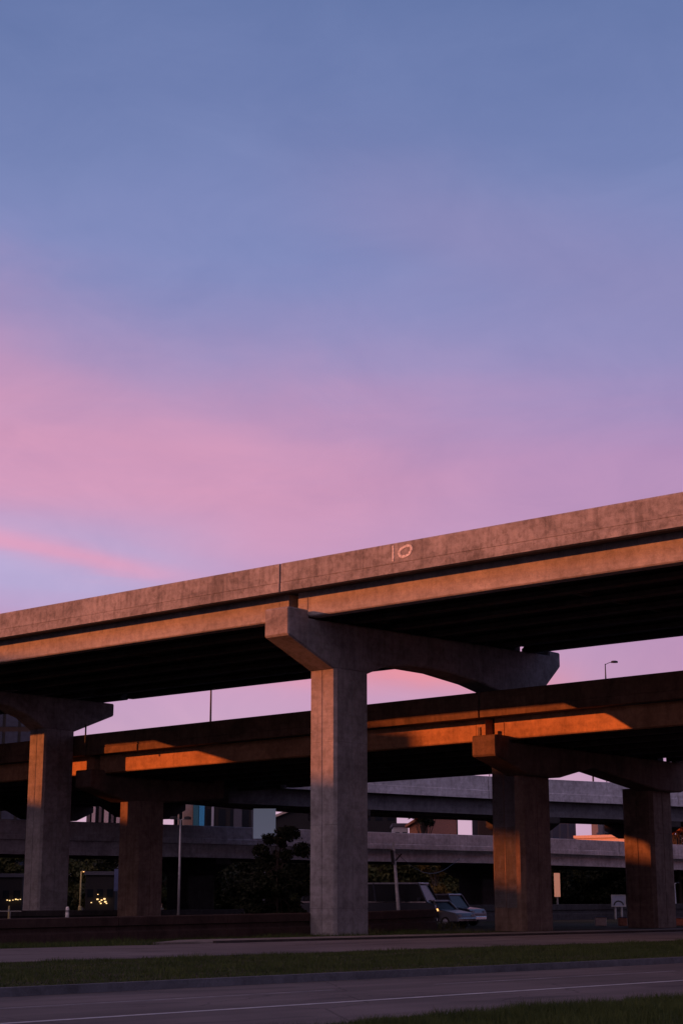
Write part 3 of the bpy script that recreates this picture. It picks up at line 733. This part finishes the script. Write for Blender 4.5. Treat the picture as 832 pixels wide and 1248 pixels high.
# ------------------------------------------------------------------ trees
def tree(base, h, rad, label, mat, n=5000, leaf=.12, zc=.55, squash=1.0, seed=0, clumps=26, grp=None, trunk=.14, lean=0.0):
    rnd = random.Random(seed); rg = np.random.default_rng(seed)
    r = empty('tree', base, 0, label, 'tree', grp)
    mb = MB(); top = Vector((lean, 0, h * .8))
    mb.tube([(0, 0, -.1), (.03, 0, h * .25), top * .6, top], [trunk * 1.3, trunk, trunk * .6, trunk * .2], 8)
    cs = []
    for k in range(clumps):
        a = rnd.uniform(0, 2 * math.pi); el = rnd.uniform(-.9, 1.0); rr = rad * (rnd.random() ** .5) * math.sqrt(max(.06, 1 - el * el * .85))
        c = Vector((lean * .8 + rr * math.cos(a), rr * math.sin(a), h * zc + el * h * (1 - zc) * .93 * squash)); cs.append((c, rad * (rnd.uniform(.16, .36) if clumps < 60 else rnd.uniform(.12, .28))))
        s0 = top * rnd.uniform(.3, .85); mb.tube([s0, s0 + (c - s0) * .5 + Vector((0, 0, .1)), c], [trunk * .35, trunk * .2, trunk * .07], 5)
    mb.build('trunk', M['bark'], r)
    w = np.array([s ** 2 for _, s in cs]); w /= w.sum(); idx = rg.choice(len(cs), n, p=w)
    C = np.array([tuple(c) for c, _ in cs])[idx]; Rr = np.array([s for _, s in cs])[idx]
    d = rg.normal(size=(n, 3)); d /= np.linalg.norm(d, axis=1)[:, None]; rad_ = Rr * rg.random(n) ** .45 * (1 + .35 * (rg.random(n) > .93))
    P = C + d * rad_[:, None] * np.array([1.15, 1.15, .85])
    a = rg.normal(size=(n, 3)); a /= np.linalg.norm(a, axis=1)[:, None]; b = np.cross(a, rg.normal(size=(n, 3))); b /= np.linalg.norm(b, axis=1)[:, None]
    s = leaf * rg.uniform(.6, 1.4, n)[:, None]
    vs = np.stack([P - a * s, P + b * s * .45, P + a * s, P - b * s * .45], 1).astype(np.float32)
    me = bpy.data.meshes.new('crown'); me.vertices.add(4 * n); me.vertices.foreach_set('co', vs.reshape(-1))
    me.loops.add(4 * n); me.loops.foreach_set('vertex_index', np.arange(4 * n, dtype=np.int32))
    me.polygons.add(n); me.polygons.foreach_set('loop_start', np.arange(0, 4 * n, 4, dtype=np.int32)); me.update(); me.validate()
    me.materials.append(mat); o = bpy.data.objects.new('crown', me); COL.objects.link(o); o.parent = r
    return r
bt = gnd(336, 86)
tree(bt, at(330, 1006, 86).z, 1.75, 'dark bushy tree silhouetted before the far decks, left of the main column', M['leaf_dark'], 16000, .10, .47, 1.0, 9, 64, trunk=.11)

def copy_tree(root, loc, rz, sc, label):
    c = root.copy(); COL.objects.link(c); c.location = loc; c.rotation_euler = (0, 0, rz); c.scale = (sc, sc, sc); c['label'] = label
    for ch in root.children:
        k = ch.copy(); COL.objects.link(k); k.parent = c
    return c
G = 'trees beyond the far decks'
protos = [tree(gnd(262, 196), 8.6, 4.6, 'dark leafy tree far under the lowest deck, one of the shaded belt', M['leaf_dark'], 9000, .30, .5, 1, 11, 40, G, .25),
          tree(gnd(500, 204), 8.6, 4.2, 'olive tree far under the lowest deck, one of the shaded belt', M['leaf_mid'], 8000, .28, .5, 1, 12, 36, G, .25)]
labs = [p['label'] for p in protos]
k = 0
for px in range(-60, 900, 26):
    if px in (300, 500): continue
    Y = 190 + random.uniform(-14, 26)
    hmax = 9.0
    i = k % 2; k += 1
    if 440 < px < 620 or 660 < px < 760: i = 1
    sc = random.uniform(.72, .92)
    if 610 < px < 780: sc *= .92
    copy_tree(protos[i], gnd(px + random.uniform(-8, 8), Y), random.uniform(0, 6), sc, labs[i])
for px_ in (474, 490, 506, 672, 690, 706, 724, 744): copy_tree(protos[px_ % 4 // 2], gnd(px_, 176 + px_ % 7), px_, .62 + .02 * (px_ % 5), labs[px_ % 4 // 2])
tree(gnd(530, 168), 6.0, 1.9, 'golden-leaved tree under the lowest deck above the van', M['leaf_gold'], 3000, .2, .55, 1, 31, 22, None, .15)
tree(gnd(822, 175), 10.3, 3.2, 'green tree at the right edge above the lowest deck', M['leaf_mid'], 6000, .28, .6, 1, 33, 30, None, .2)
tree(gnd(828, 168), 14.6, 2.6, 'tall red-leaved tree catching orange sun above the far deck at the right edge', M['leaf_red'], 5000, .25, .78, 1, 35, 30, None, .2)
tree(gnd(517, 185), 15.6, 2.2, 'dark tree top peeping over the upper far deck in the middle', M['leaf_dark'], 4000, .26, .8, 1, 36, 26, None, .2)

# ------------------------------------------------------------------ buildings
def building(px0, px1, Y, h, depth, label, wall, rows=3, cols=6, rot=0.0, win=None, name='building', roof=None, winh=.5, winw=.6, parapet=True, group=None):
    a, b = gnd(px0, Y), gnd(px1, Y); W = (b - a).length
    r = empty(name, (a + b) / 2, rot, label, 'building', group)
    mb = MB(); mb.box(-W / 2, W / 2, 0, depth, -.2, h); mb.build('wall', wall, r)
    if parapet:
        mb = MB(); mb.box(-W / 2 - .15, W / 2 + .15, -.15, depth + .15, h, h + .35); mb.build('roof', roof or M['grey_wall'], r)
    gl = win or M['glass']; fl = h / rows; cw = W / cols
    for i in range(rows):
        for j in range(cols):
            x = -W / 2 + cw * (j + .5); z = fl * (i + .55); ww = cw * winw / 2; hh = fl * winh / 2
            m = MB(); m.box(x - ww, x + ww, -.05, .05, z - hh, z + hh); m.build('window', gl, r)
    return r
# 1. striped block seen in the gap at the left
b1 = building(102, 152, 212, 17.5, 14, 'dark glass block with pale upright fins, seen above the lowest deck at the left', M['dark_wall'], 4, 4, win=M['glass'])
W = (gnd(152, 212) - gnd(102, 212)).length
for k in range(7):
    x = -W / 2 + .25 + (W - .5) * k / 6
    mb = MB(); mb.box(x - .16 - .12 * (k % 2), x + .16 + .12 * (k % 3 == 0), -.45, 0, 0, 17.4); o = mb.build('fin', M['white_wall'] if k % 2 else M['grey_wall'], b1)
# 2. sun-struck building turned to the sunset
building(200, 231, 214, 13.6, 8, 'brightly sunlit orange gable between the left columns, above the lowest deck', M['stucco'], 3, 2, rot=R(-62), roof=M['roof'])
# 3. shop block with coloured panels
b3 = building(233, 305, 206, 13.4, 12, 'dark block with teal and bright blue panels left of the white panel', M['dark_wall'], 3, 5)
W = (gnd(305, 206) - gnd(233, 206)).length
for x0, x1, m in ((.01, .10, 'teal'), (.11, .20, 'cyan'), (.32, .36, 'white_wall'), (.70, .84, 'grey_wall')):
    mb = MB(); mb.box(-W / 2 + W * x0, -W / 2 + W * x1, -.18, -.06, .3, 13.1); mb.build('panel', M[m], b3)
# 4. sloped roof right of the white panel
def gabled(px0, px1, Y, h, rise, depth, label, wall, roofm, rot=0.0, slope_right=True):
    a, b = gnd(px0, Y), gnd(px1, Y); W = (b - a).length; r = empty('building', (a + b) / 2, rot, label, 'building')
    mb = MB(); mb.prism([(-W / 2, -.2), (W / 2, -.2), (W / 2, h + (rise if slope_right else 0)), (-W / 2, h + (0 if slope_right else rise))], 'y', 0, depth); mb.build('wall', wall, r)
    mb = MB(); za, zb = (h, h + rise) if slope_right else (h + rise, h)
    mb.prism([(-W / 2 - .3, za), (W / 2 + .3, zb), (W / 2 + .3, zb + .3), (-W / 2 - .3, za + .3)], 'y', -.4, depth + .4); mb.build('roof', roofm, r)
    for k in range(3):
        m = MB(); x = -W / 2 + W * (k + .5) / 3; m.box(x - .6, x + .6, -.05, .05, 3, 5); m.build('window', M['glass'], r)
    return r
gabled(322, 400, 200, 10.6, 3.2, 10, 'building with a pale sloping roof edge, right of the white panel', M['dark_wall'], M['stucco'])
# 5. middle
building(410, 484, 215, 15, 10, 'dark block behind the main column', M['dark_wall'], 3, 5)
building(480, 498, 190, 9.7, 8, 'small pale block above the lowest deck, left of the brick gable', M['white_wall'], 3, 2)
gabled(498, 520, 186, 9.4, 1.4, 8, 'orange brick building with a slanting roof, above the lowest deck', M['brick'], M['brick'], rot=R(-30))
building(521, 559, 214, 15.5, 10, 'dark block left of the bright gap of sky above the lowest deck', M['dark_wall'], 3, 4)
building(584, 662, 214, 15.5, 10, 'dark block right of the bright gap of sky above the lowest deck', M['dark_wall'], 3, 5)
b7 = building(664, 704, 206, 15, 10, 'blue-grey office block in the gap between the right columns', M['grey_wall'], 4, 4, win=M['glass_blue'], winw=.75, winh=.6)
building(698, 772, 200, 8.75, 8, 'low orange sunlit building between the two right columns', M['stucco'], 2, 7, rot=R(-38), roof=M['stucco'])
building(737, 812, 222, 14.5, 10, 'dark glass office block left of the rightmost column', M['grey_wall'], 4, 6)
# left tower of glass
bt_ = building(-140, 34, 262, 44, 20, 'tall dark glass office tower at the left edge behind the overpass', M['dark_wall'], 11, 9, win=M['glass_blue'], winw=.8, winh=.8)

# ---- invented blocks and tanks out of frame to the west, shaped to block the low sun
def west(y0, y1, h, label, x=-110, depth=14, wall=None, rows=8):
    r = empty('sun_blocking_block', (x, y0, 0), R(90), label, 'building', 'added sun blockers to the west')
    W = y1 - y0; mb = MB(); mb.box(0, W, 0, depth, -.2, h); mb.build('wall', wall or M['stucco'], r)
    mb = MB(); n = int(W / 3.2)
    m = MB()
    for i in range(rows):
        for j in range(n):
            xx = W * (j + .5) / n; zz = h * (i + .5) / rows; m.box(xx - .7, xx + .7, -.06, .04, zz - .7, zz + .8)
    m.build('window_grid', M['glass'], r)
    return r
def tank(y0, y1, z0, z1, zb, label, x=-117):  # invented, unseen tanks on legs; their shade and gaps shape the lit patches
    r = empty('sun_blocking_tank', (x, (y0 + y1) / 2, zb), 0, label, 'tank', 'added sun-blocking tanks'); L = (y1 - y0) / 2
    mb = MB(); mb.box(-3, 3, -L, L, z0 - zb, z1 - zb); mb.build('tank_body', M['steel'], r, .15)
    for sx in (-2.6, 2.6):
        for sy in (-L + .4, L - .4):
            mb = MB(); mb.box(sx - .12, sx + .12, sy - .12, sy + .12, 0, z0 - zb + .02); mb.build('leg', M['dark_metal'], r)
west(2, 72.5, 26.2, 'long pale sun-blocking block added out of frame to the west')
west(72.7, 75.6, 23.3, 'narrow pale sun-blocking block added out of frame carrying a raised tank')
west(75.8, 86, 26.4, 'taller narrow sun-blocking block added out of frame carrying a raised tank')
west(86.2, 96.8, 23.5, 'lower sun-blocking block added out of frame to the north west')
west(97, 128, 28.5, 'broad sun-blocking block added out of frame to the north west')
tank(72.6, 75.8, 27.3, 30.0, 23.3, 'raised sun-blocking tank added on the narrow block out of frame')
tank(76.0, 86.0, 29.7, 31.2, 26.4, 'raised sun-blocking tank added on the taller narrow block out of frame')
west(128.2, 200, 30.5, 'long sun-blocking block added out of frame farther north west', x=-104)
west(200.2, 290, 24, 'northernmost sun-blocking block added out of frame', x=-112)

# ------------------------------------------------------------------ signs
def panel(px0, px1, py0, py1, Y, label, mat, frame=True, legs=2):
    a, b = at(px0, py1, Y), at(px1, py0, Y); W = b.x - a.x; z0, z1 = a.z, b.z
    r = empty('sign_board', Vector(((a.x + b.x) / 2, Y, 0)), 0, label, 'sign')
    mb = MB(); mb.box(-W / 2, W / 2, -.05, .05, z0, z1); mb.build('board', mat, r)
    if frame:
        mb = MB(); t = .07
        mb.box(-W / 2 - t, W / 2 + t, -.09, .09, z1, z1 + t); mb.box(-W / 2 - t, W / 2 + t, -.09, .09, z0 - t, z0); mb.box(-W / 2 - t, -W / 2, -.09, .09, z0, z1); mb.box(W / 2, W / 2 + t, -.09, .09, z0, z1)
        mb.build('frame', M['steel'], r)
    for k in range(legs):
        x = 0 if legs == 1 else (-W / 4 if k == 0 else W / 4)
        mb = MB(); mb.tube([(x, .14, 0), (x, .14, z1 - .1)], .09, 8); mb.build('post', M['steel'], r)
    return r
panel(308.5, 336, 985.5, 1022, 112, 'blank bluish-white panel sign with added glow standing above the dark tree, before the lowest deck', M['sign_white'], False, 1)
panel(139, 151, 1059, 1086, 150, 'dim blue-violet upright sign beside the second column from the left', plain('violet_sign', (.22, .24, .42), .6), False, 1)
r = panel(745.5, 760.5, 1091.5, 1104, 132, 'small pale blue billboard with a dark arch, left of the rightmost column', plain('billboard_face', (.22, .25, .34), .6))
mb = MB()
for k in range(10):
    t0, t1 = math.pi * k / 10, math.pi * (k + 1) / 10
    mb.add([(x * math.cos(t), -.056, at(416, 1103.4, 132).z + x * .9 * math.sin(t)) for x, t in ((.30, t0), (.42, t0), (.42, t1), (.30, t1))], [(0, 1, 2, 3)])
mb.build('dark_arch', M['dark_metal'], r)
panel(812, 818.5, 1090, 1102, 140, 'tiny pale sign right of the rightmost column', plain('pale_sign', (.5, .52, .62), .6), False, 1)
panel(675.2, 681.5, 1064, 1093, 150, 'pinkish upright banner, its sunlight put in as glow, right of the brown column', glowing('sun_glow_banner', (.95, .42, .28), .28), False, 1)  # sunlight on the banner is put in as emission
# low boxes between right columns
for i, (a, b, yy, m) in enumerate(((724, 737, 1118, 'stucco'), (752, 762, 1118.5, 'brick'), (818, 840, 1119, 'brick'))):
    p = gnd((a + b) / 2, 100); W = gnd(b, 100).x - gnd(a, 100).x
    r = empty('utility_box', p, 0, ['low pale utility box right of the brown column', 'low brown utility box touching the rightmost column', 'low brown utility box at the right edge'][i], 'utility box')
    mb = MB(); mb.box(-W / 2, W / 2, -.2, .3, 0, at(416, yy, 100).z); mb.build('body', M[m], r, .03)
    mb = MB(); mb.box(-W / 2 - .03, W / 2 + .03, -.23, .33, at(416, yy, 100).z, at(416, yy, 100).z + .05); mb.build('lid', M['grey_wall'], r)

# far lit lamps and shopfront
def shop(px0, px1, Y, h, label, lights):
    r = building(px0, px1, Y, h, 8, label, M['dark_wall'], 1, 3, winh=.2)
    c = r.location
    for px, py, s in lights:
        q = at(px, py, Y - .3) - c; mb = MB(); s *= .75; mb.box(q.x - s, q.x + s, -.35, -.12, q.z - s * .8, q.z + s * .8); mb.build('lit_window', M['lamp_warm'], r)
shop(104, 140, 160, 3.8, 'low shop with small lit windows between the left columns', [(119, 1096, .10), (121.5, 1099, .07), (124, 1097, .09), (127.5, 1095.5, .11), (128.5, 1099, .12), (111.5, 1100, .06), (119.5, 1090, .05), (130, 1101, .07), (123, 1101, .08)])
shop(-12, 27, 160, 3.6, 'low shop with a row of lit windows at the left edge', [(9, 1097, .06), (12, 1097.5, .07), (16, 1097, .05), (19.5, 1096, .08), (22, 1096.5, .06), (25, 1096, .05)])

# ------------------------------------------------------------------ vehicles (x forward, y to the left side)
def wheel(root, x, y, r, w=.22):
    o = MB(); n = 20
    o.loft([[(x + rr * math.cos(2 * math.pi * k / n), yy, r + rr * math.sin(2 * math.pi * k / n)) for k in range(n)] for yy, rr in ((y - w / 2, r * .93), (y - w / 2 + .03, r), (y + w / 2 - .03, r), (y + w / 2, r * .93))])
    t = o.build('wheel', M['tyre'], root)
    o = MB(); s = 1 if y > 0 else -1
    o.loft([[(x + rr * math.cos(2 * math.pi * k / n), yy, r + rr * math.sin(2 * math.pi * k / n)) for k in range(n)] for yy, rr in ((y + s * (w / 2 - .02), r * .62), (y + s * (w / 2 + .01), r * .6), (y + s * (w / 2 + .02), r * .2))])
    o.build('rim', M['chrome'], t)
def vehicle(name, loc, yaw, label, cat, L, W, prof, belt, glassprof, paint, wheels, wr=.33, inset=.12, heads=(), tails=()):
    """prof: side outline (x,z) of the lower body; glassprof: greenhouse outline; roof sits on top"""
    r = empty(name, loc, yaw, label, cat)
    # body, narrower at the top
    mb = MB(); n = len(prof)
    rings = []
    for y, ins in ((-W / 2, .05), (-W / 2 + .06, 0), (W / 2 - .06, 0), (W / 2, .05)):
        rings.append([(x * (1 - ins * .12), y, z if z < .4 else z - ins * .5) for x, z in prof])
    mb.loft(rings); mb.build('body', paint, r, .025)
    gi = inset
    mb = MB(); gp = glassprof; zlo = min(z for _, z in gp); zhi = max(z for _, z in gp)
    def yy(z): return W / 2 - .07 - gi * (z - zlo) / (zhi - zlo + 1e-6)
    mb.loft([[(x, s * yy(z), z) for x, z in gp] for s in (-1, 1)]); mb.build('windows', M['glass'], r)
    # roof and pillars
    top = [p for p in gp if p[1] > zhi - .12]; x0, x1 = min(p[0] for p in top), max(p[0] for p in top)
    mb = MB(); mb.box(x0 - .03, x1 + .03, -yy(zhi) - .015, yy(zhi) + .015, zhi - .05, zhi + .05); mb.build('roof', M['roof_sheen'], r, .025)
    base = [p for p in gp if p[1] < zlo + .05]; b0, b1 = min(p[0] for p in base), max(p[0] for p in base)
    xs = [(b0, x0), (b1, x1)] + [(b0 + (b1 - b0) * t, x0 + (x1 - x0) * t) for t in ((.2, .4, .6, .8) if L > 6 else (.36, .66))]
    for s in (-1, 1):
        for xa, xb in xs:
            mb = MB(); mb.tube([(xa, s * (yy(zlo) + .012), zlo), (xb, s * (yy(zhi) + .01), zhi)], .055, 6); mb.build('pillar', paint, r)
    for x, s in ((wx, s) for wx in wheels for s in (-1, 1)): wheel(r, x, s * (W / 2 - .1), wr)
    for x, z, m in heads:
        for s in (-1, 1):
            mb = MB(); mb.box(x - .06, x + .03, s * (W / 2 - .28) - .13, s * (W / 2 - .28) + .13, z - .07, z + .07); mb.build('headlight', m, r, .02)
    for x, z, m in tails:
        for s in (-1, 1):
            mb = MB(); mb.box(x - .03, x + .05, s * (W / 2 - .16) - .09, s * (W / 2 - .16) + .09, z - .14, z + .14); mb.build('tail_light', m, r, .02)
    mb = MB(); mb.box(L / 2 - .12, L / 2 + .03, -W / 2 + .08, W / 2 - .08, .36, .56); mb.build('bumper', M['chrome'], r, .03)
    mb = MB(); mb.box(-L / 2 - .03, -L / 2 + .12, -W / 2 + .08, W / 2 - .08, .38, .58); mb.build('bumper', M['chrome'], r, .03)
    for s in (-1, 1):
        mb = MB(); mb.box(b1 - .45, b1 - .27, s * (W / 2 + .02), s * (W / 2 + .2), zlo + .02, zlo + .2); mb.build('mirror', paint, r, .02)
        mb = MB(); mb.box(-.1, .08, s * (W / 2 - .01), s * (W / 2 + .02), zlo - .16, zlo - .12); mb.build('door_handle', M['chrome'], r)
        mb = MB(); mb.box(b0, b1, s * (W / 2 - .03), s * (W / 2 + .015), zlo - .06, zlo - .015); mb.build('side_moulding', M['chrome'], r)
    return r
# long dark passenger van, nose to the right
vanL, vanW = 8.2, 2.1
vehicle('passenger_van', gnd(455, 94.5, 0), R(-22), 'long dark passenger van with a blue-reflecting windscreen and lit headlight, nose to the right', 'van', vanL, vanW,
        [(-4.1, .45), (-4.1, 1.45), (3.5, 1.45), (4.0, 1.22), (4.1, .95), (4.1, .4), (3.3, .35), (-3.5, .35)], 1.4,
        [(-4.0, 1.44), (-3.95, 2.25), (-3.7, 2.42), (2.75, 2.42), (3.0, 2.32), (3.5, 1.44)], M['navy'], (-2.6, 2.9), .38,
        heads=((4.08, .98, M['lamp_amber']),), tails=((-4.1, 1.1, M['brick']),))
# silver estate car
vehicle('parked_car', gnd(529, 93.5), R(-40), 'silver-grey car parked at the end of the short brown barrier, front car of the pair', 'car', 4.5, 1.8,
        [(-2.25, .4), (-2.25, .98), (-1.9, 1.03), (.95, 1.0), (2.05, .82), (2.25, .62), (2.25, .36), (-2.1, .32)], .95,
        [(-1.85, .98), (-1.35, 1.42), (-1.1, 1.47), (.25, 1.47), (.45, 1.42), (.98, .98)], M['silver'], (-1.4, 1.4), .32, heads=((2.22, .68, M['white_wall']),), tails=((-2.24, .8, M['brick']),))
vehicle('parked_car', gnd(540, 101), R(-34), 'larger dark grey car with wide windows parked behind the silver one', 'car', 4.9, 1.95,
        [(-2.45, .42), (-2.45, 1.08), (-2.2, 1.13), (1.2, 1.12), (2.3, .98), (2.45, .75), (2.45, .4), (-2.3, .35)], 1.1,
        [(-2.3, 1.1), (-2.1, 1.75), (-1.9, 1.83), (.55, 1.83), (.78, 1.76), (1.25, 1.1)], M['grey_paint'], (-1.55, 1.55), .37, heads=((2.43, .82, M['white_wall']),), tails=((-2.44, .95, M['brick']),))

# ------------------------------------------------------------------ view
vs = scene.view_settings; vs.view_transform = 'Standard'; vs.look = 'None'; vs.exposure = 0; vs.gamma = 1; vs.use_curve_mapping = False
scene.render.resolution_x = 682; scene.render.resolution_y = 1024
scene.render.engine = 'CYCLES'
scene.cycles.max_bounces = 5; scene.cycles.use_denoising = True
